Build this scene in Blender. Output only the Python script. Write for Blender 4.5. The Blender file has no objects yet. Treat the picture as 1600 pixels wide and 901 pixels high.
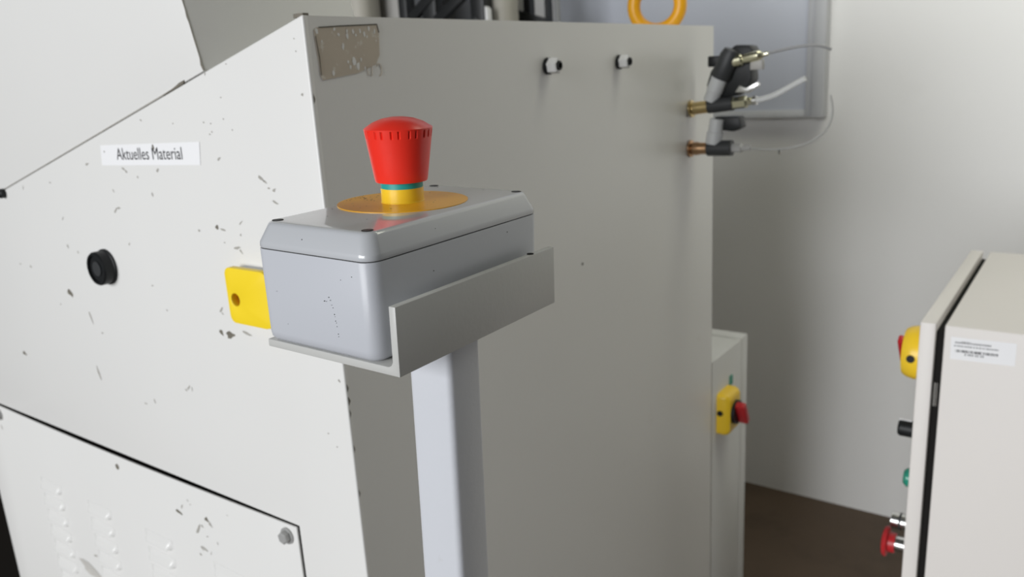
import bpy, bmesh, math, random
from mathutils import Vector, Matrix, Euler
R_ = math.radians
scene = bpy.context.scene
COL = scene.collection

# ------------------------------------------------------------------ camera
cam_data = bpy.data.cameras.new('camera')
cam = bpy.data.objects.new('camera', cam_data)
COL.objects.link(cam)
right = Vector((0.81226836, 0.58057223, -0.05617832))
down = Vector((0.10461311, -0.23975678, -0.96518018))
fwd = Vector((-0.57382594, 0.77810833, -0.25548231))
rot = Matrix((right, -down, -fwd)).transposed()
cam.matrix_world = Matrix.Translation((0, 0, 1.30)) @ rot.to_4x4()
cam_data.sensor_fit = 'HORIZONTAL'
cam_data.sensor_width = 36.0
cam_data.lens = 1278.165 / 1600 * 36
cam_data.clip_start = 0.02
cam_data.dof.use_dof = True
cam_data.dof.focus_distance = 0.43
cam_data.dof.aperture_fstop = 13.0
scene.camera = cam

# ------------------------------------------------------------------ light
scene.view_settings.view_transform = 'Standard'
scene.view_settings.look = 'None'
scene.view_settings.gamma = 1.0
scene.view_settings.use_curve_mapping = False
scene.view_settings.exposure = 0.0
world = bpy.data.worlds.new('room_light')
scene.world = world
world.use_nodes = True
bgn = world.node_tree.nodes['Background']
bgn.inputs[0].default_value = (0.98, 1.0, 0.92, 1)
bgn.inputs[1].default_value = 0.042


def area(name, loc, target, sx, sy, power, color):
    l = bpy.data.lights.new(name, 'AREA')
    l.shape = 'RECTANGLE'
    l.size, l.size_y, l.energy, l.color = sx, sy, power, color
    o = bpy.data.objects.new(name, l)
    COL.objects.link(o)
    o.location = loc
    o.rotation_euler = (Vector(target) - Vector(loc)).to_track_quat('-Z', 'Y').to_euler()
    return o


# wide shop gate far behind the photographer, and an unseen overhead fill added to brighten the wall
area('daylight', (-1.65, -9.0, 2.7), (-1.65, 0.5, 2.0), 6.7, 4.6, 1020, (0.965, 0.98, 1.0))
area('overhead_fill', (0.3, 1.55, 2.7), (-0.1, 2.5, 0.6), 1.3, 0.4, 12, (1.0, 1.0, 0.84))

# ------------------------------------------------------------------ helpers
OFF = {}


class MB:
    """collects vertices and faces of one mesh"""
    def __init__(self):
        self.v, self.f = [], []

    def add(self, vs, fs):
        n = len(self.v)
        self.v += [tuple(p) for p in vs]
        self.f += [tuple(i + n for i in f) for f in fs]
        return self

    def box(self, x0, x1, y0, y1, z0, z1):
        vs = [(x, y, z) for x in (x0, x1) for y in (y0, y1) for z in (z0, z1)]
        return self.add(vs, [(0, 1, 3, 2), (4, 6, 7, 5), (0, 4, 5, 1), (2, 3, 7, 6), (0, 2, 6, 4), (1, 5, 7, 3)])

    def prism(self, poly, axis, a, b):
        def P(p, h):
            return {'x': (h, p[0], p[1]), 'y': (p[0], h, p[1]), 'z': (p[0], p[1], h)}[axis]
        n = len(poly)
        vs = [P(p, a) for p in poly] + [P(p, b) for p in poly]
        fs = [tuple(range(n)), tuple(range(2 * n - 1, n - 1, -1))]
        fs += [(i, (i + 1) % n, n + (i + 1) % n, n + i) for i in range(n)]
        return self.add(vs, fs)

    def loft(self, rings, caps=True):
        n = len(rings[0])
        vs = [p for r in rings for p in r]
        fs = []
        for k in range(len(rings) - 1):
            for i in range(n):
                j = (i + 1) % n
                fs.append((k * n + i, k * n + j, (k + 1) * n + j, (k + 1) * n + i))
        if caps:
            fs.append(tuple(range(n - 1, -1, -1)))
            fs.append(tuple((len(rings) - 1) * n + i for i in range(n)))
        return self.add(vs, fs)

    def lathe(self, prof, org, axis, n=32):
        a = Vector(axis).normalized()
        u = a.orthogonal().normalized()
        w = a.cross(u)
        o = Vector(org)
        rings = []
        for r, h in prof:
            r = max(r, 1e-5)
            rings.append([o + a * h + (u * math.cos(t) + w * math.sin(t)) * r
                          for t in (2 * math.pi * i / n for i in range(n))])
        return self.loft(rings)

    def tube(self, pts, r, n=10):
        pts = [Vector(p) for p in pts]
        rings = []
        up = None
        for i, p in enumerate(pts):
            d = (pts[min(i + 1, len(pts) - 1)] - pts[max(i - 1, 0)]).normalized()
            if up is None:
                up = d.orthogonal().normalized()
            up = (up - d * up.dot(d)).normalized()
            s = d.cross(up)
            rr = r[i] if isinstance(r, (list, tuple)) else r
            rings.append([p + (up * math.cos(t) + s * math.sin(t)) * rr
                          for t in (2 * math.pi * k / n for k in range(n))])
        return self.loft(rings)

    def torus(self, c, axis, R, r, n=40, m=14):
        a = Vector(axis).normalized()
        u = a.orthogonal().normalized()
        w = a.cross(u)
        c = Vector(c)
        vs, fs = [], []
        for i in range(n):
            t = 2 * math.pi * i / n
            e = u * math.cos(t) + w * math.sin(t)
            for k in range(m):
                s = 2 * math.pi * k / m
                vs.append(c + e * (R + r * math.cos(s)) + a * r * math.sin(s))
                fs.append((i * m + k, ((i + 1) % n) * m + k, ((i + 1) % n) * m + (k + 1) % m, i * m + (k + 1) % m))
        return self.add(vs, fs)

    def holed(self, outer, c, r, axis, a, b):
        """plate with one round hole; outer is a closed 2-d outline"""
        def P(p, h):
            return {'x': (h, p[0], p[1]), 'y': (p[0], h, p[1]), 'z': (p[0], p[1], h)}[axis]
        n = 72
        src, m, inner = outer, len(outer), []
        outer = []
        for i in range(n):
            t = 2 * math.pi * i / n
            dx, dy = math.cos(t), math.sin(t)
            best = None
            for k in range(m):
                (ax, ay), (bx, by) = src[k], src[(k + 1) % m]
                den = dx * (by - ay) - dy * (bx - ax)
                if abs(den) < 1e-12:
                    continue
                s = ((ax - c[0]) * (by - ay) - (ay - c[1]) * (bx - ax)) / den
                w = ((ax - c[0]) * dy - (ay - c[1]) * dx) / den
                if s > 0 and -1e-6 <= w <= 1 + 1e-6 and (best is None or s > best):
                    best = s
            outer.append((c[0] + dx * best, c[1] + dy * best))
            inner.append((c[0] + r * dx, c[1] + r * dy))
        vs = [P(p, h) for h in (a, b) for L in (outer, inner) for p in L]
        fs = []
        for i in range(n):
            j = (i + 1) % n
            fs += [(i, j, n + j, n + i), (2 * n + j, 2 * n + i, 3 * n + i, 3 * n + j),
                   (j, i, 2 * n + i, 2 * n + j), (n + i, n + j, 3 * n + j, 3 * n + i)]
        return self.add(vs, fs)


def empty(name, loc, rot=(0, 0, 0), frame=None):
    """an Empty at a thing's base; frame = where its origin lies in the coordinates its parts are given in"""
    o = bpy.data.objects.new(name, None)
    o.empty_display_size = 0.05
    COL.objects.link(o)
    o.location = loc
    o.rotation_euler = rot
    OFF[o] = Vector(loc if frame is None else frame)
    return o


def obj(name, mb, mat, parent=None, bevel=0.0, seg=2, angle=32, label=None, ang_b=30):
    bm = bmesh.new()
    vs = [bm.verts.new(p) for p in mb.v]
    for f in mb.f:
        try:
            bm.faces.new([vs[i] for i in f])
        except ValueError:
            pass
    bmesh.ops.recalc_face_normals(bm, faces=bm.faces)
    if bevel:
        es = [e for e in bm.edges if len(e.link_faces) == 2 and e.calc_face_angle(0) > R_(ang_b)]
        bmesh.ops.bevel(bm, geom=es, offset=bevel, segments=seg, profile=0.5, affect='EDGES', clamp_overlap=True)
    big = [f for f in bm.faces if len(f.verts) > 4]
    if big:
        bmesh.ops.triangulate(bm, faces=big)
    co = [v.co for v in bm.verts]
    c = Vector([(min(p[k] for p in co) + max(p[k] for p in co)) / 2 for k in range(3)])
    if parent is None:
        c.z = min(p.z for p in co)
    bmesh.ops.translate(bm, verts=bm.verts, vec=-c)
    me = bpy.data.meshes.new(name)
    bm.to_mesh(me)
    bm.free()
    me.shade_smooth()
    me.set_sharp_from_angle(angle=R_(angle))
    me.materials.append(M[mat])
    o = bpy.data.objects.new(name, me)
    COL.objects.link(o)
    OFF[o] = c
    if parent is not None:
        o.parent = parent
        o.location = c - OFF[parent]
    else:
        o.location = c
    if label:
        o['label'] = label
    return o


def tag(o, label, cat=None, group=None, kind=None):
    o['label'] = label
    if cat:
        o['category'] = cat
    if group:
        o['group'] = group
    if kind:
        o['kind'] = kind
    return o


def struct(o):
    o['kind'] = 'structure'
    return o


def text_mb(s, size, place, sx=1.0, depth=0.0002):
    """flat lettering as a mesh; place maps (u, v, h) to a point"""
    cu = bpy.data.curves.new('lettering', 'FONT')
    cu.body = s
    cu.size = size
    cu.align_x = 'LEFT'
    cu.resolution_u = 3
    t = bpy.data.objects.new('lettering', cu)
    COL.objects.link(t)
    bpy.context.view_layer.update()
    me = bpy.data.meshes.new_from_object(t.evaluated_get(bpy.context.evaluated_depsgraph_get()))
    mb = MB()
    mb.add([place(v.co.x * sx, v.co.y, depth) for v in me.vertices], [tuple(p.vertices) for p in me.polygons])
    bpy.data.objects.remove(t)
    bpy.data.curves.remove(cu)
    bpy.data.meshes.remove(me)
    return mb


def rrect(hx, hy, r, n=6, cx=0, cy=0):
    out = []
    for k, (sx, sy) in enumerate(((1, 1), (-1, 1), (-1, -1), (1, -1))):
        for i in range(n + 1):
            t = math.pi / 2 * (k + i / n)
            out.append((cx + sx * (hx - r) + r * math.cos(t), cy + sy * (hy - r) + r * math.sin(t)))
    return out


def ring(hx, hy, r, z, n=6):
    return [(x, y, z) for x, y in rrect(hx, hy, r, n)]


# ------------------------------------------------------------------ materials
M = {}


def mat(name, col, rough=0.5, metal=0.0, spec=0.5, var=0.0, vscale=6.0, bump=0.0, bscale=400.0, dirt=None,
        dscale=3.0, dlo=0.55, dhi=0.75, coat=0.0, trans=0.0, ior=1.45):
    m = bpy.data.materials.new(name)
    m.use_nodes = True
    nt = m.node_tree
    b = nt.nodes['Principled BSDF']
    b.inputs['Roughness'].default_value = rough
    b.inputs['Metallic'].default_value = metal
    b.inputs['Specular IOR Level'].default_value = spec
    b.inputs['Coat Weight'].default_value = coat
    b.inputs['Coat Roughness'].default_value = 0.04
    b.inputs['Transmission Weight'].default_value = trans
    b.inputs['IOR'].default_value = ior
    tc = nt.nodes.new('ShaderNodeTexCoord')
    nz = nt.nodes.new('ShaderNodeTexNoise')
    nz.inputs['Scale'].default_value = vscale
    nz.inputs['Detail'].default_value = 5
    nt.links.new(tc.outputs['Object'], nz.inputs['Vector'])
    mix = nt.nodes.new('ShaderNodeMixRGB')
    mix.inputs[1].default_value = (*[c * (1 - var) for c in col], 1)
    mix.inputs[2].default_value = (*[min(1, c * (1 + var)) for c in col], 1)
    nt.links.new(nz.outputs['Fac'], mix.inputs[0])
    out = mix.outputs[0]
    if dirt:
        n2 = nt.nodes.new('ShaderNodeTexNoise')
        n2.inputs['Scale'].default_value = dscale
        n2.inputs['Detail'].default_value = 8
        n2.inputs['Roughness'].default_value = 0.65
        nt.links.new(tc.outputs['Object'], n2.inputs['Vector'])
        rp = nt.nodes.new('ShaderNodeMapRange')
        rp.inputs['From Min'].default_value = dlo
        rp.inputs['From Max'].default_value = dhi
        nt.links.new(n2.outputs['Fac'], rp.inputs['Value'])
        mx = nt.nodes.new('ShaderNodeMixRGB')
        mx.inputs[2].default_value = (*dirt, 1)
        nt.links.new(rp.outputs['Result'], mx.inputs[0])
        nt.links.new(out, mx.inputs[1])
        out = mx.outputs[0]
    nt.links.new(out, b.inputs['Base Color'])
    if bump:
        n3 = nt.nodes.new('ShaderNodeTexNoise')
        n3.inputs['Scale'].default_value = bscale
        n3.inputs['Detail'].default_value = 2
        nt.links.new(tc.outputs['Object'], n3.inputs['Vector'])
        bp = nt.nodes.new('ShaderNodeBump')
        bp.inputs['Strength'].default_value = bump
        bp.inputs['Distance'].default_value = 0.0005
        nt.links.new(n3.outputs['Fac'], bp.inputs['Height'])
        nt.links.new(bp.outputs['Normal'], b.inputs['Normal'])
    M[name] = m
    return m


mat('machine_paint', (.79, .785, .765), .32, var=.02, vscale=5, bump=.12, bscale=350, dirt=(.60, .58, .53), dscale=9, dlo=.66, dhi=.95)
mat('louvre_paint', (.79, .785, .765), .22, var=.02)
mat('grease', (.56, .545, .51), .45, var=.2, vscale=60)
mat('hood_paint', (.77, .765, .745), .38, var=.02, vscale=5, bump=.1, bscale=350)
mat('chip', (.17, .155, .125), .7, var=.35, vscale=250)
mat('faint_chip', (.40, .385, .35), .7, var=.25, vscale=250)
mat('bare_patch', (.56, .49, .40), .6, var=.10, vscale=40, dirt=(.66, .62, .55), dscale=110, dlo=.60, dhi=.64)
mat('patch_edge', (.10, .09, .07), .7, var=.2, vscale=60)
mat('box_grey', (.525, .54, .58), .34, var=.012, vscale=14, bump=.04, bscale=500)
mat('lid_grey', (.525, .54, .565), .28, var=.012, vscale=14, coat=.7)
mat('seam_dark', (.05, .05, .05), .8)
mat('stand_paint', (.63, .645, .685), .33, var=.03, vscale=12, bump=.25, bscale=220, dirt=(.42, .41, .38), dscale=28, dlo=.66, dhi=.9)
mat('bracket_paint', (.54, .54, .52), .38, var=.03, vscale=20, bump=.25, bscale=260, dirt=(.35, .34, .30), dscale=40, dlo=.66, dhi=.9)
mat('red_plastic', (.86, .035, .020), .32, var=.03, vscale=20, bump=.05, bscale=300)
mat('teal_plastic', (.02, .33, .31), .4)
mat('yellow_plastic', (.86, .57, .03), .3, var=.02, vscale=20)
mat('ochre_disc', (.86, .44, .015), .42, var=.05, vscale=60, dirt=(.30, .19, .05), dscale=120, dlo=.62, dhi=.75, coat=.25)
mat('signal_yellow', (.97, .71, .025), .4, var=.02)
mat('hole_shade', (.40, .15, .01), .6)
mat('black_plastic', (.010, .011, .012), .45, spec=.35)
mat('black_speck', (.03, .03, .028), .7)
mat('dark_gap', (.015, .014, .013), .9, spec=.1)
mat('dull_black', (.008, .007, .006), .9, spec=.05)
mat('label_white', (.90, .90, .91), .45)
mat('label_ink', (.03, .03, .035), .6)
mat('faint_ink', (.28, .28, .29), .6)
mat('steel', (.62, .62, .61), .25, metal=1.0, var=.05, vscale=80)
mat('dull_steel', (.45, .45, .44), .4, metal=.3, var=.1, vscale=60)
mat('brass', (.60, .47, .24), .3, metal=1.0, var=.1, vscale=60)
mat('pale_brass', (.80, .78, .58), .22, metal=1.0, var=.1, vscale=60)
mat('copper', (.48, .30, .17), .35, metal=1.0, var=.1, vscale=60)
mat('gunmetal', (.035, .037, .039), .5)
mat('sleeve_grey', (.55, .56, .56), .4, var=.03)
mat('clear_tube', (.80, .81, .80), .25, trans=.45)
mat('grey_tube', (.25, .25, .25), .4)
mat('line_tube', (.42, .42, .40), .35, trans=.3)
mat('eye_yellow', (.88, .42, .015), .35, var=.06, vscale=40)
mat('gland_white', (.78, .78, .77), .4)
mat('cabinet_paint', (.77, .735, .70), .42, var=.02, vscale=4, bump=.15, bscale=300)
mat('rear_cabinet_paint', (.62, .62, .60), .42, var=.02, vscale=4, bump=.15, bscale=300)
mat('switch_red', (.45, .02, .025), .35)
mat('green_lens', (.02, .25, .17), .2)
mat('wall_plaster', (.87, .865, .855), .75, var=.025, vscale=1.6, bump=.3, bscale=60, dirt=(.80, .79, .77), dscale=2.2, dlo=.6, dhi=.95)
mat('floor_concrete', (.098, .066, .043), .6, var=.22, vscale=3.5, bump=.3, bscale=40, dirt=(.055, .038, .025), dscale=5, dlo=.5, dhi=.8)
mat('panel_blue_grey', (.60, .63, .71), .35, var=.06, vscale=3)
mat('panel_frame', (.60, .61, .63), .4, var=.03)
mat('pillar_beige', (.42, .40, .35), .6, var=.12, vscale=12)
mat('pillar_grey', (.36, .35, .33), .5, var=.06)
mat('black_steel', (.016, .017, .018), .4, var=.1)
mat('grey_glass', (.16, .165, .175), .3, var=.1)

random.seed(4)

# ------------------------------------------------------------------ setting
o = obj('floor', MB().box(-4.0, 2.2, -1.0, 2.36, -0.05, 0), 'floor_concrete'); struct(o)
o['label'] = 'dark brown worn concrete floor'
o = obj('wall_back', MB().box(-4.0, 2.2, 2.31, 2.41, 0, 3.2), 'wall_plaster'); struct(o)
o['label'] = 'plain light grey plastered wall'

# ------------------------------------------------------------------ the machine
XR, YF, ZT = -0.5313, 0.4612, 1.3535      # right face, front face, ridge height
XL, YB = -1.368, 1.303                    # left end, rear end
SL = 0.2706                               # slope of the top towards the left


def ztop(x):
    return ZT - (XR - x) * SL


mach = empty('machine', (-0.95, 0.88, 0))
tag(mach, 'large off-white sheet-metal machine housing with sloping top and chipped paint', 'machine')
PX, PZ = -0.625, 0.8684                   # opening for the access panel
obj('front_panel', MB().prism([(XR, .02), (XR, ZT), (XL, ztop(XL)), (XL, PZ), (PX, PZ), (PX, .02)], 'y', YF, YF + .006),
    'machine_paint', mach, bevel=.0016, seg=3)
obj('side_panel', MB().box(XR - .003, XR - .0001, YF + .0044, YB, .02, ZT - .0008), 'machine_paint', mach)
obj('back_panel', MB().prism([(XR - .004, .02), (XR - .004, ZT - .004), (XL + .004, ztop(XL) - .004), (XL + .004, .02)], 'y', YB - .003, YB), 'machine_paint', mach)
obj('left_panel', MB().box(XL, XL + .003, YF + .0062, YB - .0032, .02, ztop(XL) - .004), 'machine_paint', mach)
top = MB().prism([(XR - .0032, ZT - .0012), (XR - .0032, ZT - .004), (XL + .0032, ztop(XL) - .004), (XL + .0032, ztop(XL) - .0012)], 'y', YF + .0062, YB - .0032)
obj('top_panel', top, 'machine_paint', mach)
obj('gasket_frame', MB().box(XL + .004, PX + .012, YF + .0064, YF + .009, .03, PZ + .012), 'dark_gap', mach)
obj('plinth', MB().box(XL + .03, XR - .03, YF + .03, YB - .03, 0, .05), 'dark_gap', mach)

# sloping hood on the top, square to the slope
sdir = Vector((1, 0, SL)).normalized()
ndir = Vector((-SL, 0, 1)).normalized()
hb = Vector((-0.6718, 0, ztop(-0.6718) + .0012))


def hoodp(a, h, y):
    p = hb + sdir * a + ndir * h
    return (p.x, y, p.z)


hood = MB()
hood.add([hoodp(a, h, y) for a in (-.70, 0) for h in (0.0, .55) for y in (YF + .0005, .670)],
         [(0, 1, 3, 2), (4, 6, 7, 5), (0, 4, 5, 1), (2, 3, 7, 6), (0, 2, 6, 4), (1, 5, 7, 3)])
hd = obj('hood', hood, 'hood_paint', mach, bevel=.0012)
nick = MB()
eh = [(0, .0012), (.006, .0026), (.012, .0009), (.03, .0010), (.044, .0008), (.050, .0017), (.056, .0007), (.085, .0008), (.12, .0008), (.55, .0008)]
nick.add([hoodp(-w_, h, YF + .0002) for h, w_ in eh] + [hoodp(.0004, h, YF + .0002) for h, w_ in reversed(eh)], [tuple(range(2 * len(eh)))])
k = obj('edge_wear', nick, 'chip', hd)
k['kind'] = 'stuff'
# dark joint under the hood
jt = MB()
jt.prism([(-.708, ztop(-.708) + .0002), (-.708, ztop(-.708) + .0016), (-.78, ztop(-.78) + .0014), (-1.14, ztop(-1.14) + .0009), (-1.14, ztop(-1.14) + .0002)], 'y', YF - .0002, YF + .002)
obj('hood_joint', jt, 'faint_chip', mach)
obj('edge_chip', MB().prism([(-.7065, ztop(-.7065) + .0002), (-.7040, ztop(-.7040) + .0030), (-.712, ztop(-.712) + .0032), (-.722, ztop(-.722) + .0018), (-.742, ztop(-.742) + .0006), (-.742, ztop(-.742) + .0001)], 'y', YF - .0004, YF + .002), 'chip', mach)
sc = MB().lathe([(.0001, 0), (.006, 0), (.006, .005), (.004, .007), (.0001, .007)], (-1.128, YF - .0005, ztop(-1.128) - .004), (0, -1, 0), 16)
obj('screw', sc, 'black_plastic', mach)

# access panel with louvres
pan = [(PX - .0022, .03), (PX - .0022, PZ - .0014)]
for i in range(1, 12):
    t = i / 12
    pan.append((PX - .0022 - t * .739, PZ - .0014 - .0040 * math.sin(math.pi * t)))
pan += [(XL + .001, PZ - .0014), (XL + .001, .03)]
ap = obj('access_panel', MB().prism(pan, 'y', YF - .0016, YF + .0008), 'machine_paint', mach, bevel=.0005)
PY = YF - .0016


def louvre_mb():
    mb = MB()
    NU, NV, L, H, D = 28, 6, .060, .0140, .0058
    vs, fs = [], []
    for i in range(NU + 1):
        u = -1 + 2 * i / NU
        q = min(1.0, (1 - abs(u)) / .30)
        k = q * q * (3 - 2 * q)
        for j in range(NV + 1):
            v = j / NV
            d = D * k * math.sin(v * math.pi / 2) ** 1.2
            vs.append((u * L / 2, -d - .0001, -H * (.75 + .25 * k) * v + H * .5))
    for i in range(NU):
        for j in range(NV):
            a = i * (NV + 1) + j
            fs.append((a, a + NV + 1, a + NV + 2, a + 1))
    # turned-in lip below
    b = len(vs)
    for i in range(NU + 1):
        x, y, z = vs[i * (NV + 1) + NV]
        vs += [(x, y * .7, z + .0008), (x, -.0001, z + .0020)]
    for i in range(NU):
        a = i * (NV + 1) + NV
        fs += [(a, a + NV + 1, b + 2 * i + 2, b + 2 * i), (b + 2 * i, b + 2 * i + 2, b + 2 * i + 3, b + 2 * i + 1)]
    return mb.add(vs, fs)


lv = None
for cx in (-1.1755, -1.0430, -.9030, -.7600):
    for r in range(9):
        z = .7665 - r * .0253
        if lv is None:
            mb = louvre_mb()
            lv = obj('louvre', mb, 'louvre_paint', ap, angle=70)
            base_off = Vector(lv.location) + OFF[ap]
            q = lv
        else:
            q = lv.copy()
            COL.objects.link(q)
        q.location = Vector((cx, PY, z)) + base_off - OFF[ap]


def hexbolt(name, org, axis, r, h, mt, parent):
    mb = MB()
    mb.lathe([(r * 1.35, 0), (r * 1.35, h * .22)], org, axis, 20)
    mb.lathe([(r, h * .22), (r, h * .9), (r * .85, h)], org, axis, 6)
    return obj(name, mb, mt, parent, angle=25)


for bx, bz in ((-.6430, .8535), (-1.2970, .8520)):
    hexbolt('bolt', (bx, PY, bz), (0, -1, 0), .0068, .008, 'dull_steel', ap)
obj('screw_hole', MB().lathe([(.0001, 0), (.004, 0), (.004, .0003), (.0001, .0003)], (-.972, PY, .848), (0, -1, 0), 14), 'chip', ap)


# chipped paint, each mark where it shows
CHIPS = [(-0.8665, 1.1796, 0.0108, 0.0021, 0.64), (-0.8592, 1.1821, 0.0065, 0.0021, 0.05), (-0.9886, 1.1636, 0.0067, 0.0015, 0.75), (-0.9898, 1.1297, 0.006, 0.0023, -1.24), (-0.9679, 1.1245, 0.004, 0.0015, -0.89), (-0.8515, 1.1432, 0.0049, 0.0014, 0.82), (-1.0067, 1.0703, 0.0143, 0.007, -0.59), (-0.9676, 1.0453, 0.0206, 0.0023, -1.24), (-1.1699, 0.9669, 0.0118, 0.0044, -0.31), (-0.9747, 0.9714, 0.0219, 0.0027, -1.24), (-0.7005, 1.0881, 0.0086, 0.0019, 0.77), (-0.6995, 1.0836, 0.0043, 0.0013, -0.66), (-0.7065, 1.0631, 0.008, 0.0052, -0.92), (-0.6909, 1.0627, 0.017, 0.0057, 0.09), (-0.6633, 1.068, 0.0155, 0.0025, -0.22), (-0.7883, 0.9855, 0.0044, 0.0021, -0.37), (-0.7824, 0.9896, 0.0102, 0.0021, 0.78), (-0.7768, 0.9884, 0.0058, 0.0014, -1.56), (-0.6873, 1.1718, 0.0049, 0.0037, -1.23), (-0.6777, 1.1699, 0.0083, 0.0018, -0.17), (-0.6597, 1.1539, 0.0102, 0.0024, 0.18), (-0.6546, 1.1505, 0.0059, 0.0018, -0.81), (-0.6492, 1.1784, 0.0071, 0.0012, 0.61), (-0.6519, 1.1667, 0.003, 0.0015, -1.22), (-0.6787, 1.1574, 0.0025, 0.0009, -0.3), (-0.7994, 1.0744, 0.0029, 0.0014, -0.91), (-0.8199, 1.0998, 0.0038, 0.0014, 0.11), (-0.7177, 1.1667, 0.0043, 0.0019, 0.06), (-0.7899, 1.1993, 0.0058, 0.002, -1.39), (-1.0974, 1.0956, 0.0048, 0.0024, -0.37), (-1.1249, 1.0965, 0.0055, 0.0017, 0.09), (-0.6103, 1.2207, 0.0115, 0.002, -0.48), (-0.6055, 1.218, 0.0063, 0.0017, -0.52), (-0.6013, 1.2124, 0.0031, 0.0017, 0.03), (-0.5946, 1.211, 0.0056, 0.0028, 0.61), (-0.595, 1.2001, 0.009, 0.0017, -0.34), (-0.8363, 1.2245, 0.0078, 0.002, -0.39), (-0.8322, 1.2219, 0.0046, 0.002, -0.47), (-0.812, 1.2165, 0.0026, 0.002, -1.23), (-0.7732, 1.2246, 0.0069, 0.0026, 0.59), (-0.9092, 1.2286, 0.0082, 0.0021, 0.28), (-0.6765, 1.2598, 0.003, 0.0012, -0.0), (-0.673, 1.2621, 0.002, 0.0012, -0.01), (-0.6731, 1.2696, 0.002, 0.0012, -0.01), (-0.6529, 1.2734, 0.0018, 0.0012, -0.95), (-0.6836, 1.2709, 0.002, 0.0012, -0.01), (-0.642, 1.2636, 0.0019, 0.0012, -0.01), (-0.652, 1.2926, 0.0028, 0.0011, -0.03), (-0.6708, 1.3135, 0.0029, 0.0012, -1.82), (-0.5444, 1.336, 0.0016, 0.001, -0.07), (-0.5439, 1.326, 0.0015, 0.001, -1.48), (-0.6378, 1.3207, 0.0018, 0.0011, -0.05), (-0.5424, 1.2915, 0.0026, 0.0021, -1.21), (-1.0023, 1.2054, 0.0047, 0.0015, 0.03), (-1.0731, 1.1969, 0.0057, 0.0012, -1.83), (-0.6683, 1.2375, 0.0056, 0.0018, 0.43), (-0.8646, 1.2006, 0.0044, 0.0014, -0.91), (-0.7334, 1.2703, 0.0021, 0.0012, -0.01), (-0.788, 1.274, 0.0035, 0.0013, -0.5), (-0.8572, 0.9584, 0.0059, 0.0018, -1.24), (-0.8777, 0.9519, 0.0075, 0.0011, -0.02), (-1.0372, 1.0529, 0.0034, 0.0016, 0.12), (-0.5382, 1.0412, 0.0052, 0.0017, -0.94), (-0.5619, 0.9847, 0.0024, 0.0012, -0.05), (-0.5516, 0.9735, 0.0028, 0.0012, 0.23), (-0.9474, 1.0281, 0.0046, 0.0015, 0.14), (-0.6069, 1.168, 0.0027, 0.0012, 0.07)]
PANEL_CHIPS = [(-0.8444, 0.8212, 0.0144, 0.0038, -0.29), (-0.8364, 0.8311, 0.0073, 0.0022, 0.95), (-0.8218, 0.8427, 0.0037, 0.0013, -0.88), (-0.8177, 0.8389, 0.0028, 0.0015, -0.3), (-0.7884, 0.8278, 0.008, 0.0051, -0.56), (-0.7823, 0.8231, 0.0098, 0.0029, -0.72), (-0.8091, 0.81, 0.0193, 0.003, 0.97), (-0.8, 0.8161, 0.006, 0.0022, -0.41), (-0.8079, 0.7853, 0.009, 0.0022, -0.88), (-0.8016, 0.7856, 0.0126, 0.0022, -0.32), (-0.8131, 0.7751, 0.0047, 0.0022, -0.27), (-0.7909, 0.7841, 0.0064, 0.0011, 1.13), (-0.793, 0.8051, 0.0042, 0.0015, 0.3), (-0.7743, 0.8019, 0.0046, 0.0015, -1.4), (-0.7461, 0.846, 0.003, 0.0011, 0.18), (-1.3003, 0.8292, 0.0086, 0.0029, -1.27), (-1.0817, 0.6844, 0.0102, 0.0027, 0.13)]



def chips_mb(tab, y, seed):
    rnd = random.Random(seed)
    mb = MB()
    for x, z, ln, w, a in tab:
        n = 11
        pts = []
        for i in range(n):
            t = 2 * math.pi * i / n
            k = .62 + .55 * rnd.random()
            u = math.cos(t) * ln / 2 * k
            v = math.sin(t) * w / 2 * k * (1.25 - .5 * math.cos(t))
            pts.append((x + u * math.cos(a) - v * math.sin(a), y, z + u * math.sin(a) + v * math.cos(a)))
        mb.add(pts, [tuple(range(n))])
    return mb


for tab, yy, par in ((CHIPS, YF - .00025, mach), (PANEL_CHIPS, PY - .00025, ap)):
    for mt_, sel in (('chip', [c for c in tab if c[3] >= .0035]), ('faint_chip', [c for c in tab if c[3] < .0035])):
        k = obj('paint_chips', chips_mb(sel, yy, 1), mt_, par)
        k['kind'] = 'stuff'
k = obj('grease_smear', chips_mb([(-1.106, .654, .058, .014, -.15)], PY - .0004, 5), 'grease', ap)
# nicks along the front edge and one on the side
nk = MB()
for z, w in ((1.0345, .0016), (1.022, .0022), (1.010, .0012), (.975, .0010), (.93, .0012), (1.2875, .0014)):
    nk.add([(XR + .0003, YF + .0017, z - .004), (XR + .0003, YF + .0020 + w, z), (XR + .0003, YF + .0017, z + .005)], [(0, 1, 2)])
nk.add([(XR + .0003, .8752 + .0022 * math.cos(t), 1.0577 + .0020 * math.sin(t)) for t in (k * .8 for k in range(8))], [tuple(range(8))])
nk.box(XR - .012, XR - .0005, YF + .001, YF + .007, ZT - .002, ZT + .0012)
k = obj('edge_nicks', nk, 'chip', mach); k['kind'] = 'stuff'

# typed label
lab = MB().add([(-.8741, YF - .0004, 1.2489), (-.6946, YF - .0004, 1.2530), (-.6985, YF - .0004, 1.2312), (-.8777, YF - .0004, 1.2276)], [(0, 1, 2, 3)])
lb = obj('label_strip', lab, 'label_white', mach, label='white label strip reading Aktuelles Material')
ta = .020


def lab_place(u, v, h):
    return (-.8448 + u * math.cos(ta) + v * .03, YF - .0004 - h, 1.2342 + u * math.sin(ta) + v)


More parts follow.
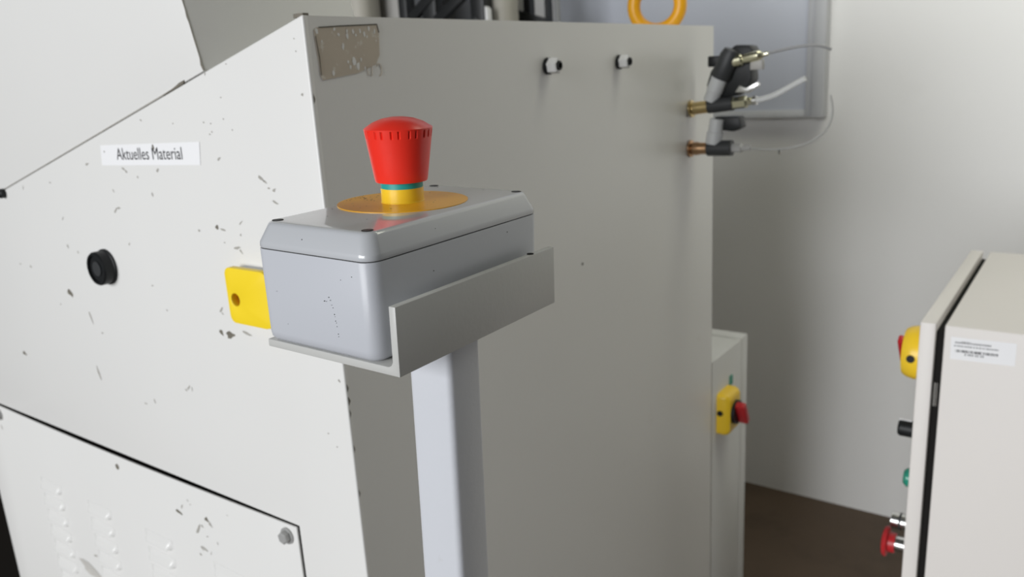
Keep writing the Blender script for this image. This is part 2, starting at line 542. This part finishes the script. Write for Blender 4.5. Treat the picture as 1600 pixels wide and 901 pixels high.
tx = text_mb('Aktuelles Material', .0175, lab_place, sx=.80)
w = max(p[0] for p in tx.v) - min(p[0] for p in tx.v)
kx = .1195 / w
x0 = min(p[0] for p in tx.v)
tx.v = [(x0 + (p[0] - x0) * kx, p[1], p[2]) for p in tx.v]
obj('lettering', tx, 'label_ink', lb, label='grey-black printed words Aktuelles Material')
for c_ in ((-.7735, 1.2475, .0075, .003, -1.1), (-.868, 1.2425, .003, .0015, 1.0)):
    obj('smudge', chips_mb([c_], YF - .0006, 7), 'chip', lb)

# round black knob
kb = MB().lathe([(.0205, 0), (.0205, .0022), (.0192, .003), (.0192, .0125), (.0180, .0142), (.0155, .0142), (.0150, .0118), (.0001, .0118)], (-.9066, YF, 1.1130), (0, -1, 0), 36)
kn = obj('round_knob', kb, 'black_plastic', mach, label='round black plastic knob')
obj('knob_cap', MB().lathe([(.0001, .0116), (.0085, .0118), (.0085, .0130), (.0001, .0132)], (-.9066, YF, 1.1130), (0, -1, 0), 24), 'gunmetal', kn)

# yellow switch plate
yb = obj('switch_base', MB().prism(rrect(.026, .0255, .006, 5, -.630, 1.1122), 'y', YF - .0085, YF), 'sleeve_grey', mach, bevel=.0008)
obj('switch_plate', MB().holed(rrect(.031, .0272, .0075, 10, -.6320, 1.1115), (-.6512, 1.1078), .0062, 'y', YF - .0165, YF - .0088), 'signal_yellow', mach, bevel=.0008, ang_b=40,
    label='bright yellow switch plate with a round hole')

obj('hole_floor', MB().lathe([(.0001, 0), (.0075, 0), (.0075, .0002), (.0001, .0002)], (-.6512, YF - .0086, 1.1078), (0, -1, 0), 20), 'hole_shade', mach)  # dark orange disc paints the shade inside the yellow plate's hole

# worn rectangle where a plate was peeled off, high on the shaded side
cor = [(.4712, 1.3415), (.474, 1.3435), (.5433, 1.3468), (.545, 1.340), (.5433, 1.3208), (.538, 1.3130), (.515, 1.3065), (.4755, 1.3020), (.4735, 1.3050)]
wp = MB().prism(cor, 'x', XR + .0001, XR + .0005)
wpo = obj('peeled_patch', wp, 'bare_patch', mach, label='brownish patch of glue where a plate was peeled off')
ed = MB()
ed.tube([(XR + .0006, y, z) for y, z in ((.4765, 1.3437), (.50, 1.3450), (.5433, 1.3468), (.5450, 1.3400))], .0005, 5)
ed.tube([(XR + .0006, y, z) for y, z in ((.4720, 1.3370), (.4738, 1.3200), (.4736, 1.3060))], .0004, 5)
obj('dark_rim', ed, 'patch_edge', wpo)
fl = MB()
rnd = random.Random(11)
for y, z, s in ((.4735, 1.3405, .0030), (.478, 1.3330, .0016), (.493, 1.3425, .002), (.497, 1.338, .0022), (.507, 1.337, .003), (.507, 1.341, .002),
                (.514, 1.3405, .0022), (.517, 1.3375, .0018), (.522, 1.341, .0022), (.527, 1.3385, .0024), (.533, 1.3430, .0022), (.5395, 1.341, .0022),
                (.530, 1.3365, .0016), (.501, 1.3285, .0030), (.505, 1.316, .002), (.512, 1.3165, .004), (.516, 1.3125, .0035), (.507, 1.3115, .0022),
                (.520, 1.3175, .002), (.487, 1.3075, .0026), (.524, 1.3100, .0018), (.5405, 1.333, .0012)):
    n = 9
    fl.add([(XR + .0007, y + s * .62 * (.55 + .6 * rnd.random()) * math.cos(2 * math.pi * i / n), z + s * (.55 + .6 * rnd.random()) * math.sin(2 * math.pi * i / n)) for i in range(n)], [tuple(range(n))])
k = obj('paint_flakes', fl, 'machine_paint', wpo); k['kind'] = 'stuff'
sq = MB()
sq.tube([(XR + .0004, .5415 + .003 * math.cos(t), 1.3085 + .0052 * math.sin(t)) for t in [R_(d) for d in range(150, -120, -18)]], .00035, 5)
sq.tube([(XR + .0004, .526, 1.312), (XR + .0004, .5275, 1.3045), (XR + .0004, .532, 1.3035), (XR + .0004, .533, 1.312)], .0003, 5)
obj('scratched_mark', sq, 'bare_patch', mach)

# cable glands on the shaded side
for gy, gz, s in ((.8131, 1.3040, 1.0), (.9835, 1.3045, .96)):
    g = obj('cable_gland', MB().lathe([(.0095 * s, 0), (.0095 * s, .004), (.0078 * s, .0045)], (XR, gy, gz), (1, 0, 0), 20), 'black_plastic', mach)
    obj('gland_nut', MB().lathe([(.0092 * s, .0042), (.0092 * s, .0140), (.0080 * s, .0160), (.0062 * s, .0160), (.0058 * s, .0120), (.0001, .0120)], (XR, gy, gz), (1, 0, 0), 6), 'gland_white', g, angle=25)
    obj('gland_bore', MB().lathe([(.0001, .0124), (.0056 * s, .0124), (.0052 * s, .0176), (.0034 * s, .0180), (.0034 * s, .0150), (.0001, .0150)], (XR, gy, gz), (1, 0, 0), 16), 'black_plastic', g)

# ------------------------------------------------------------------ lifting eye
ez = ztop(-.598)
eb = empty('eye_bolt', (-.598, 1.237, ez - .0012))
tag(eb, 'yellow painted steel lifting eye bolt on top of the machine', 'eye bolt')
obj('shank', MB().lathe([(.0001, .0015), (.019, .0015), (.019, .006), (.012, .009), (.010, .020), (.0001, .020)], (-.598, 1.237, ez - .0010), ndir, 24), 'eye_yellow', eb)
obj('eye_ring', MB().torus((-.598, 1.237, ez + .052), (.45, -1, 0), .0360, .0102), 'eye_yellow', eb)

# ------------------------------------------------------------------ pneumatic fittings at the rear of the side
def seg_lathe(name, prof, org, axis, mt, parent, n=24):
    return obj(name, MB().lathe(prof, org, axis, n), mt, parent)


AX = Vector((1, 0, .10)).normalized()


def curve_pts(p0, p1, p2, p3, n=14):
    out = []
    for i in range(n + 1):
        t = i / n
        out.append(Vector(p0) * (1 - t) ** 3 + Vector(p1) * 3 * t * (1 - t) ** 2 + Vector(p2) * 3 * t * t * (1 - t) + Vector(p3) * t ** 3)
    return out


vb = empty('pneumatic_valve', (XR, 1.21, 1.2293))
tag(vb, 'black pneumatic valve with brass inlet and clear hose screwed into machine side', 'valve')
o_ = Vector((XR + .0016, 1.21, 1.2293))
seg_lathe('inlet', [(.013, 0), (.013, .003), (.0095, .004), (.0095, .030), (.0001, .030)], o_, AX, 'brass', vb)
seg_lathe('body', [(.0105, .029), (.0105, .068), (.0001, .068)], o_, AX, 'gunmetal', vb)
seg_lathe('outlet_nut', [(.0094, .066), (.0094, .088), (.006, .090), (.005, .098), (.0001, .098)], o_, AX, 'pale_brass', vb, 6)
seg_lathe('hose_clip', [(.0065, .098), (.0065, .104), (.0001, .104)], o_, AX, 'steel', vb)
e = o_ + AX * .100
obj('hose', MB().tube(curve_pts(e, e + AX * .03, (-.390, 1.21, 1.252), (-.356, 1.205, 1.268)), .0042), 'clear_tube', vb)
# upright silver sleeve and black regulator rising from the valve
up = Vector((.42, 0, 1)).normalized()
s0 = Vector((-.4975, 1.21, 1.240))
seg_lathe('silver_sleeve', [(.0115, 0), (.0115, .014), (.0125, .015), (.0125, .038), (.0001, .038)], s0, up, 'sleeve_grey', vb)
seg_lathe('regulator', [(.0135, .036), (.0150, .040), (.0150, .070), (.0120, .080), (.0001, .082)], s0, Vector((.46, 0, 1)).normalized(), 'gunmetal', vb)
blk = MB().prism([(-.490, 1.243), (-.462, 1.246), (-.442, 1.258), (-.436, 1.270), (-.438, 1.288), (-.430, 1.303), (-.440, 1.318), (-.462, 1.320), (-.482, 1.306), (-.500, 1.284), (-.507, 1.262)], 'y', 1.214, 1.246)
obj('valve_block', blk, 'black_plastic', vb, bevel=.003)
obj('lug', MB().box(-.508, -.490, 1.222, 1.240, 1.290, 1.306), 'black_plastic', vb, bevel=.002)
# upper elbow and its thin line
u0 = Vector((-.463, 1.208, 1.296))
seg_lathe('upper_nut', [(.0075, 0), (.0090, .002), (.0090, .014), (.0062, .016), (.0075, .020), (.0075, .040), (.0035, .046), (.003, .054), (.0001, .054)], u0, Vector((1, 0, .17)), 'pale_brass', vb, 12)
obj('nut_bracket', MB().box(-.436, -.418, 1.206, 1.216, 1.283, 1.297), 'pillar_grey', vb, bevel=.001)
obj('thin_hose', MB().tube(curve_pts((-.411, 1.208, 1.305), (-.375, 1.208, 1.311), (-.345, 1.21, 1.318), (-.326, 1.22, 1.305)), .0020), 'grey_tube', vb)
# wing tap
obj('tap_wing', MB().prism([(-.457, 1.252), (-.450, 1.262), (-.440, 1.258), (-.424, 1.266), (-.421, 1.261), (-.436, 1.251)], 'y', 1.202, 1.212), 'steel', vb, bevel=.001)

vl = empty('hose_coupling', (XR, 1.21, 1.1685))
tag(vl, 'copper-coloured hose coupling with grey barrel below the black pneumatic valve', 'coupling')
o_ = Vector((XR + .0004, 1.21, 1.1685))
AX2 = Vector((1, 0, .02)).normalized()
seg_lathe('inlet', [(.013, 0), (.013, .003), (.0090, .004), (.0105, .010), (.0090, .018), (.0090, .031), (.0001, .031)], o_, AX2, 'copper', vl)
seg_lathe('barrel', [(.0118, .030), (.0118, .068), (.0001, .068)], o_, AX2, 'gunmetal', vl)
seg_lathe('outlet_nut', [(.0070, .068), (.0070, .082), (.0045, .084), (.0045, .096), (.0001, .097)], o_, AX2, 'dull_steel', vl, 6)
s1 = Vector((-.4925, 1.21, 1.176))
seg_lathe('silver_sleeve', [(.0125, 0), (.0125, .018), (.0108, .019), (.0108, .038), (.0001, .038)], s1, Vector((.15, 0, 1)), 'sleeve_grey', vl)
obj('collar_block', MB().prism([(-.497, 1.198), (-.462, 1.194), (-.450, 1.200), (-.454, 1.2165), (-.492, 1.2165)], 'y', 1.2115, 1.236), 'black_plastic', vl, bevel=.002)
obj('thin_hose', MB().tube(curve_pts((-.436, 1.21, 1.170), (-.385, 1.21, 1.163), (-.300, 1.215, 1.172), (-.326, 1.225, 1.243), 20), .0015), 'line_tube', vl)
obj('drop', MB().lathe([(.0001, 0), (.002, .001), (.003, .004), (.0018, .007), (.0001, .008)], (-.391, 1.21, 1.1605), (0, 0, 1), 12), 'steel', vl)

# ------------------------------------------------------------------ switch cabinet behind the machine
rc = empty('switch_cabinet', (-.66, 1.40, 0))
tag(rc, 'low grey switch cabinet with yellow main switch, behind the machine', 'cabinet')
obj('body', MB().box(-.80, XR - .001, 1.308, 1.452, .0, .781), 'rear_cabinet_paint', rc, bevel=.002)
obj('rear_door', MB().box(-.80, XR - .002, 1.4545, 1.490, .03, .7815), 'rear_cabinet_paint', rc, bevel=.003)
ms = obj('main_switch', MB().loft([[(XR - .001 + h, 1.360 + x * s, .672 + z * s) for x, z in rrect(.030, .040, .008, 5)] for h, s in ((0, 1), (.014, 1), (.020, .94), (.024, .82))]), 'yellow_plastic', rc, angle=40,
         label='yellow main switch with red handle')
obj('padlock_hole', MB().lathe([(.0001, 0), (.0055, 0), (.0055, .0012), (.0001, .0012)], (XR + .006, 1.3295, .676), (0, -1, 0), 14), 'black_plastic', ms)
seg_lathe('switch_dial', [(.0225, .022), (.0225, .030), (.0001, .030)], (XR - .001, 1.360, .672), (1, 0, 0), 'black_plastic', ms)
hm = Matrix.Rotation(R_(30), 3, 'X')
hv = MB().box(0, .018, -.007, .007, -.024, .024)
hv.v = [tuple(hm @ Vector(p) + Vector((XR + .028, 1.360, .672))) for p in hv.v]
obj('switch_handle', hv, 'switch_red', ms, bevel=.003)
obj('indicator_tag', MB().box(XR - .001, XR + .001, 1.392, 1.405, .708, .726), 'green_lens', rc)

# ------------------------------------------------------------------ control cabinet
cc = empty('control_cabinet', (.08, 1.40, 0))
tag(cc, 'pale grey steel control cabinet with side door of switches, in front of the wall', 'cabinet')
obj('body', MB().box(-.1505, .330, 1.163, 1.638, .06, .9445), 'cabinet_paint', cc, bevel=.0025, seg=3)
obj('plinth', MB().box(-.135, .315, 1.18, 1.62, 0, .06), 'black_steel', cc)
dr = obj('door', MB().box(-.1805, -.1610, 1.163, 1.640, .075, .9450), 'cabinet_paint', cc, bevel=.002)
obj('door_seal', MB().box(-.1612, -.1503, 1.172, 1.630, .085, .932), 'dark_gap', cc)
hg = obj('hinge', MB().lathe([(.0001, 0), (.0026, 0), (.0026, .034), (.0001, .034)], (-.1560, 1.166, .828), (0, 0, 1), 12), 'steel', cc)
c1 = (-.1805, 1.222, .8815)
sw = seg_lathe('main_switch', [(.0385, 0), (.0385, .012), (.0365, .020), (.0330, .0255), (.0001, .0255)], c1, (-1, 0, 0), 'yellow_plastic', dr, 40)
sw['label'] = 'round yellow main switch seen edge-on'
obj('padlock_hole', MB().lathe([(.0001, 0), (.0055, 0), (.0055, .0030), (.0001, .0030)], (-.1925, 1.1850, .8835), (0, -1, 0), 14), 'black_plastic', cc)
hv = MB().box(-.0085, 0, -.030, .030, -.007, .007)
hm = Matrix.Rotation(R_(-52), 3, 'X')
hv.v = [tuple(hm @ Vector(p) + Vector((-.2055, 1.222, .8815))) for p in hv.v]
obj('switch_handle', hv, 'switch_red', cc, bevel=.003)
sk = MB().lathe([(.016, 0), (.016, .005), (.0125, .006), (.0125, .024), (.0105, .027), (.0001, .027)], (-.1805, 1.22, .7635), (-1, 0, 0), 24)
sk = obj('selector_knob', sk, 'black_plastic', dr)
obj('knob_line', MB().box(-.2075, -.1900, 1.2185, 1.2215, .7755, .7768), 'label_white', sk)
gl = obj('indicator_lamp', MB().lathe([(.0165, 0), (.0165, .005), (.0150, .006)], (-.1805, 1.22, .686), (-1, 0, 0), 24), 'steel', dr)
obj('lamp_lens', MB().lathe([(.0145, .005), (.0140, .011), (.010, .0150), (.0001, .0165)], (-.1805, 1.22, .686), (-1, 0, 0), 24), 'green_lens', gl)
ks = obj('key_switch', MB().lathe([(.0165, 0), (.0165, .006), (.0125, .0065), (.0125, .016), (.0132, .0165), (.0132, .034), (.0001, .034)], (-.1805, 1.26, .588), (-1, 0, 0), 24), 'steel', dr)
obj('knurl_ring', MB().lathe([(.0135, .020), (.0138, .021), (.0138, .022), (.0135, .023)], (-.1805, 1.26, .588), (-1, 0, 0), 24), 'gunmetal', ks)
es = obj('stop_button', MB().lathe([(.0150, 0), (.0150, .006), (.0115, .0065), (.0115, .022), (.0001, .022)], (-.1805, 1.22, .572), (-1, 0, 0), 24), 'steel', dr,
         label='red mushroom stop button on chrome collar')
obj('mushroom_head', MB().lathe([(.0150, .020), (.0155, .029), (.0225, .0305), (.0235, .033), (.0215, .0365), (.012, .039), (.0001, .0395)], (-.1805, 1.22, .572), (-1, 0, 0), 32), 'switch_red', es)
# small inventory sticker
ca, sa = math.cos(.022), math.sin(.022)


def stk(u, v, h):
    return (-.1415 + u * ca - v * sa, 1.163 - .0003 - h, .8990 + u * sa + v * ca)


st = obj('sticker', MB().add([stk(*p, 0) for p in ((0, 0), (.074, 0), (.0745, .0305), (0, .031))], [(0, 1, 2, 3)]), 'label_white', cc, label='white inventory sticker with small print and bar code')
pr = MB()


def bar(mb, u0, u1, v0, v1):
    mb.add([stk(u, v, .0002) for u, v in ((u0, v0), (u1, v0), (u1, v1), (u0, v1))], [(0, 1, 2, 3)])


rnd = random.Random(3)
u = .006
while u < .055:
    wd = rnd.choice((.0005, .0008, .0013))
    bar(pr, u, u + wd, .0105, .0140)
    u += wd + rnd.choice((.0004, .0006, .0012))
u = .017
while u < .040:
    bar(pr, u, u + .0012, .0068, .0094)
    u += rnd.choice((.0019, .0024, .0036))
obj('bar_code', pr, 'label_ink', st)
pf = MB()
u = .004
while u < .054:
    wd = rnd.uniform(.001, .003)
    bar(pf, u, u + wd, .0182, .0200)
    u += wd + rnd.choice((.0005, .0005, .0012))
u = .005
while u < .046:
    wd = rnd.uniform(.001, .0025)
    bar(pf, u, u + wd, .0225, .0258 if .012 < u < .022 else .0248)
    u += wd + .0006
obj('small_print', pf, 'faint_ink', st)

# ------------------------------------------------------------------ things behind the machine
wpn = empty('metal_panel', (-1.03, 2.30, 1.138))
tag(wpn, 'blue-grey metal panel with narrow frame mounted on the wall', 'panel')
obj('sheet', MB().box(-1.437, -.672, 2.285, 2.3095, 1.158, 2.30), 'panel_blue_grey', wpn, bevel=.001)
for n_, a in (('frame_stile', (-.672, -.655, 2.279, 2.3095, 1.138, 2.32)), ('frame_stile', (-.652, -.622, 2.268, 2.3095, 1.138, 2.32)), ('frame_stile', (-1.452, -1.437, 2.275, 2.3095, 1.138, 2.32)),
              ('frame_rail', (-1.437, -.6722, 2.277, 2.3095, 1.138, 1.158)), ('frame_rail', (-1.437, -.6722, 2.277, 2.3095, 2.30, 2.32))):
    obj(n_, MB().box(*a), 'panel_frame', wpn, bevel=.001)


def pillar(name, x, y, hw, label, mt):
    t = empty(name, (x, y, 0))
    tag(t, label, 'pillar')
    obj('shaft', MB().loft([[(x + a, y + b, z) for a, b in rrect(hw, hw, hw * .8, 6)] for z in (.012, 2.4)]), mt, t)
    obj('foot_plate', MB().box(x - hw - .003, x + hw + .003, y - hw - .003, y + hw + .003, 0, .012), mt, t)
    return t


pillar('pillar', -1.912, 1.90, .050, 'rounded beige pillar behind the machine, next to the upright grey board', 'pillar_beige')
pillar('pillar', -1.417, 1.963, .036, 'rounded beige pillar rising behind the machine, between black rack and black stand', 'pillar_beige')
gp = obj('board', MB().box(-1.935, -1.768, 1.965, 1.985, 0, 2.3), 'pillar_grey', bevel=.002)
tag(gp, 'upright grey board between the beige pillar and the black rack', 'board')
rk = empty('steel_rack', (-1.59, 1.93, 0))
tag(rk, 'black steel rack with slanting braces standing behind the machine', 'rack')
for x0, x1 in ((-1.748, -1.716), (-1.655, -1.605), (-1.478, -1.432)):
    obj('post', MB().box(x0, x1, 1.885, 1.925, 0, 2.2), 'black_steel', rk, bevel=.002)
for xa, za, xb, zb in ((-1.700, 1.468, -1.46, 1.625), (-1.606, 1.452, -1.43, 1.560), (-1.72, 1.36, -1.45, 1.44)):
    d = Vector((xb - xa, 0, zb - za)).normalized()
    nrm = Vector((-d.z, 0, d.x)) * .014
    a, b = Vector((xa, 0, za)), Vector((xb, 0, zb))
    pts = [a + nrm, b + nrm, b - nrm, a - nrm]
    obj('brace', MB().prism([(p.x, p.z) for p in pts], 'y', 1.88, 1.90), 'black_steel', rk, bevel=.001)
for z in (.4, .9, 1.9):
    obj('shelf', MB().box(-1.745, -1.465, 1.93, 2.22, z, z + .02), 'black_steel', rk)
obj('back_plate', MB().box(-2.25, -1.56, 2.225, 2.235, .3, 2.1), 'grey_glass', rk)
wst = obj('strip', MB().prism([(-1.429, 0), (-1.418, 0), (-1.4195, 1.47), (-1.428, 1.478)], 'y', 1.885, 1.905), 'label_white', bevel=.001)
tag(wst, 'narrow white strip leaning beside the black rack', 'strip')
bs = empty('tool_stand', (-1.37, 2.06, 0))
tag(bs, 'thin black steel stand with triangular gusset, beside the blue-grey wall panel', 'stand')
obj('upright', MB().box(-1.412, -1.390, 2.05, 2.075, .02, 2.2), 'black_steel', bs)
obj('upright', MB().box(-1.340, -1.329, 2.05, 2.075, .02, 2.2), 'black_steel', bs)
obj('gusset', MB().prism([(-1.446, 1.480), (-1.400, 1.462), (-1.329, 1.440), (-1.329, 1.405), (-1.420, 1.405)], 'y', 2.035, 2.05), 'black_steel', bs)
obj('foot', MB().box(-1.43, -1.31, 2.005, 2.12, 0, .02), 'black_steel', bs)
bk = empty('dark_filler', (-1.95, .95, 0))  # black block added to fill the dark space beyond the machine
tag(bk, 'made-up black cabinet standing in for the darkness past the far end of the machine', 'cabinet')
obj('body', MB().box(-2.35, -1.60, .62, 1.25, .05, .98), 'dull_black', bk, bevel=.003)
obj('plinth', MB().box(-2.33, -1.62, .65, 1.23, 0, .05), 'dark_gap', bk)
for x0, x1 in ((-2.34, -1.98), (-1.97, -1.61)):
    d_ = obj('door', MB().box(x0, x1, .605, .6195, .08, .95), 'dull_black', bk, bevel=.002)
    obj('handle', MB().box(x1 - .05, x1 - .035, .59, .606, .5, .62), 'dull_black', d_, bevel=.002)

# ------------------------------------------------------------------ stand with angle bracket
ROT = Euler((R_(-.209), R_(1.524), R_(1.459)), 'XYZ')
CTR = Vector((-.3333, .3507, 1.2137))       # centre of the box at its lid joint; the frame the parts are given in
W2, L2, HB, HT = .04375, .07745, .0532, .0142
T_, G_ = .0045, .008


def inframe(p):
    return CTR + ROT.to_matrix() @ Vector(p)


pc = (.0343, -.0138)                        # post centre
PL = -1.2105
fr = Vector((pc[0], pc[1], PL))
stn = empty('box_stand', inframe(fr), ROT, frame=fr)
tag(stn, 'grey painted steel post with angle bracket on top, beside the machine', 'stand')
obj('post', MB().loft([[(pc[0] + x, pc[1] + y, z) for x, y in rrect(.0157, .0148, .0042, 5)] for z in (PL + .008, -HB - T_)]), 'stand_paint', stn, angle=40)
obj('base_plate', MB().box(pc[0] - .05, pc[0] + .05, pc[1] - .05, pc[1] + .05, PL, PL + .008), 'stand_paint', stn, bevel=.001)
xr = W2 + G_
y0, y1 = -L2 + .0018, L2 - .003
zb = -HB - T_
ang = [(-W2 + .0009, zb), (xr + T_, zb), (xr + T_, zb + .037), (xr, zb + .037), (xr, zb + T_ + .003), (xr - .001, zb + T_ + .001), (xr - .003, zb + T_), (-W2 + .0009, zb + T_)]
br = obj('angle_bracket', MB().prism(ang, 'y', y0, y1), 'bracket_paint', stn, bevel=.0006)
obj('tapped_hole', MB().lathe([(.0001, 0), (.0022, 0), (.0022, .0003), (.0001, .0003)], (xr + T_ * .45, .0505, zb + .037), (0, 0, 1), 14), 'dark_gap', br)

# ------------------------------------------------------------------ emergency stop box
fb = Vector((0, 0, -HB))
eb = empty('emergency_stop_box', inframe(fb), ROT, frame=fb)
tag(eb, 'grey plastic emergency stop box with red mushroom button, sitting on the angle bracket', 'stop box')
r0 = .0085
obj('box_base', MB().loft([ring(W2 - .0060, L2 - .0060, r0 - .004, -HB), ring(W2 - .0030, L2 - .0030, r0 - .002, -HB + .0006), ring(W2 - .0012, L2 - .0012, r0 - .001, -HB + .0026), ring(W2 - .0007, L2 - .0007, r0 - .0005, -HB + .006), ring(W2, L2, r0, -.0006), ring(W2 - .0002, L2 - .0002, r0, -.0002)]),
    'box_grey', eb, angle=50)
obj('lid_joint', MB().loft([ring(W2 - .0008, L2 - .0008, r0, -.0004), ring(W2 - .0008, L2 - .0008, r0, .0008)]), 'seam_dark', eb)
i1 = .0052
lid = obj('lid', MB().loft([ring(W2 - .0002, L2 - .0002, r0, .0004), ring(W2, L2, r0, .0008), ring(W2 - .0001, L2 - .0001, r0, .0030), ring(W2 - .0004, L2 - .0004, r0, .0040),
                            ring(W2 - i1 + .0012, L2 - i1 + .0012, r0 - .001, HT - .0022), ring(W2 - i1 + .0004, L2 - i1 + .0004, r0 - .0015, HT - .0009), ring(W2 - i1 - .0006, L2 - i1 - .0006, r0 - .002, HT - .0002),
                            ring(W2 - i1 - .0020, L2 - i1 - .0020, r0 - .003, HT)]), 'lid_grey', eb, angle=50)
for sx, sy in ((-1, -1), (1, -1), (1, 1), (-1, 1)):
    px, py = sx * .0335, sy * .0672
    s_ = obj('screw_recess', MB().lathe([(.0001, 0), (.0031, 0), (.0031, .0002), (.0001, .0002)], (px, py, HT), (0, 0, 1), 18), 'black_speck', lid)
    obj('screw_head', MB().lathe([(.0001, .0001), (.0021, .0001), (.0021, .0003), (.0001, .0003)], (px, py, HT), (0, 0, 1), 14), 'gunmetal', s_)
BX, BY = -.0095, .0085
dk = obj('disc_label', MB().lathe([(.0001, 0), (.0392, 0), (.0392, .0004), (.0001, .0004)], (BX, BY, HT), (0, 0, 1), 64), 'ochre_disc', eb, label='round ochre-yellow disc under the button')
sp = MB()
rnd = random.Random(8)


def dot(mb, c, u, v, r):
    n = 6
    mb.add([Vector(c) + Vector(u) * r * math.cos(2 * math.pi * i / n) * rnd.uniform(.6, 1.3) + Vector(v) * r * math.sin(2 * math.pi * i / n) * rnd.uniform(.6, 1.3) for i in range(n)], [tuple(range(n))])


for _ in range(34):
    a, r = rnd.uniform(1.9, 3.5), rnd.uniform(.020, .038)
    dot(sp, (BX + r * math.cos(a), BY + r * math.sin(a), HT + .0006), (1, 0, 0), (0, 1, 0), rnd.uniform(.0003, .0008))
for _ in range(16):
    a, r = rnd.uniform(0, 6.28), rnd.uniform(.016, .037)
    dot(sp, (BX + r * math.cos(a), BY + r * math.sin(a), HT + .0006), (1, 0, 0), (0, 1, 0), rnd.uniform(.0003, .0006))
k = obj('grime_specks', sp, 'black_speck', dk); k['kind'] = 'stuff'
sp = MB()
for u, z in ((.0120, -.021), (.0085, -.0235), (.0100, -.0235), (.0130, -.0225), (.0136, -.0250), (.0142, -.0265), (.0148, -.0300), (.0150, -.0312), (.0152, -.0335), (.0156, -.0345), (.0158, -.0365), (.0162, -.0405), (.0163, -.0420), (-.0285, -.0230), (-.0225, -.041), (-.006, .0075), (.022, -.0105), (.030, -.008)):
    dot(sp, (u, -L2 - .00012 + (.0004 if z < -.025 else 0) + (.0018 if z > 0.004 else 0), z), (1, 0, 0), (0, 0, 1), rnd.uniform(.00018, .00036))
for y, z in ((-.030, -.014), (-.024, .0078), (.041, -.006)):
    dot(sp, (W2 + .0001 - (.0022 if z > .004 else 0), y, z), (0, 1, 0), (0, 0, 1), .00045)
for x, y in ((.006, .069), (.010, .064), (-.026, .062), (-.030, -.03), (-.015, -.048), (.012, -.045)):
    dot(sp, (x, y, HT + .0002), (1, 0, 0), (0, 1, 0), .0006)
k = obj('grime_specks', sp, 'black_speck', eb); k['kind'] = 'stuff'
cb = (BX, BY, HT)
obj('collar', MB().lathe([(.0001, .0002), (.0131, .0002), (.0131, .0008), (.0128, .0010), (.0128, .0089), (.0001, .0089)], cb, (0, 0, 1), 48), 'yellow_plastic', eb, label='yellow collar of the button')
obj('colour_ring', MB().lathe([(.0001, .0087), (.0126, .0087), (.0126, .0130), (.0001, .0130)], cb, (0, 0, 1), 48), 'teal_plastic', eb, label='teal ring between collar and button')
# mushroom head with small notches below the rim
n = 144
rings = []
prof = [(.0140, .0124), (.0154, .0127), (.0158, .0138), (.0186, .0325), (.0195, .0384), (.0196, .0390), (.0201, .0424), (.0202, .0431), (.0203, .0438), (.0196, .0445), (.0150, .0474), (.0095, .0494), (.0040, .0503), (.0001, .0504)]
for i, (r, h) in enumerate(prof):
    rg = []
    for kk in range(n):
        t = 2 * math.pi * kk / n
        rr = r
        if i in (5, 6) and kk % 12 in (0, 5):
            rr = r - .0010
        rg.append((cb[0] + rr * math.cos(t), cb[1] + rr * math.sin(t), cb[2] + h))
    rings.append(rg)
hd_ = obj('mushroom_button', MB().loft(rings), 'red_plastic', eb, angle=38, label='red flared mushroom push button')
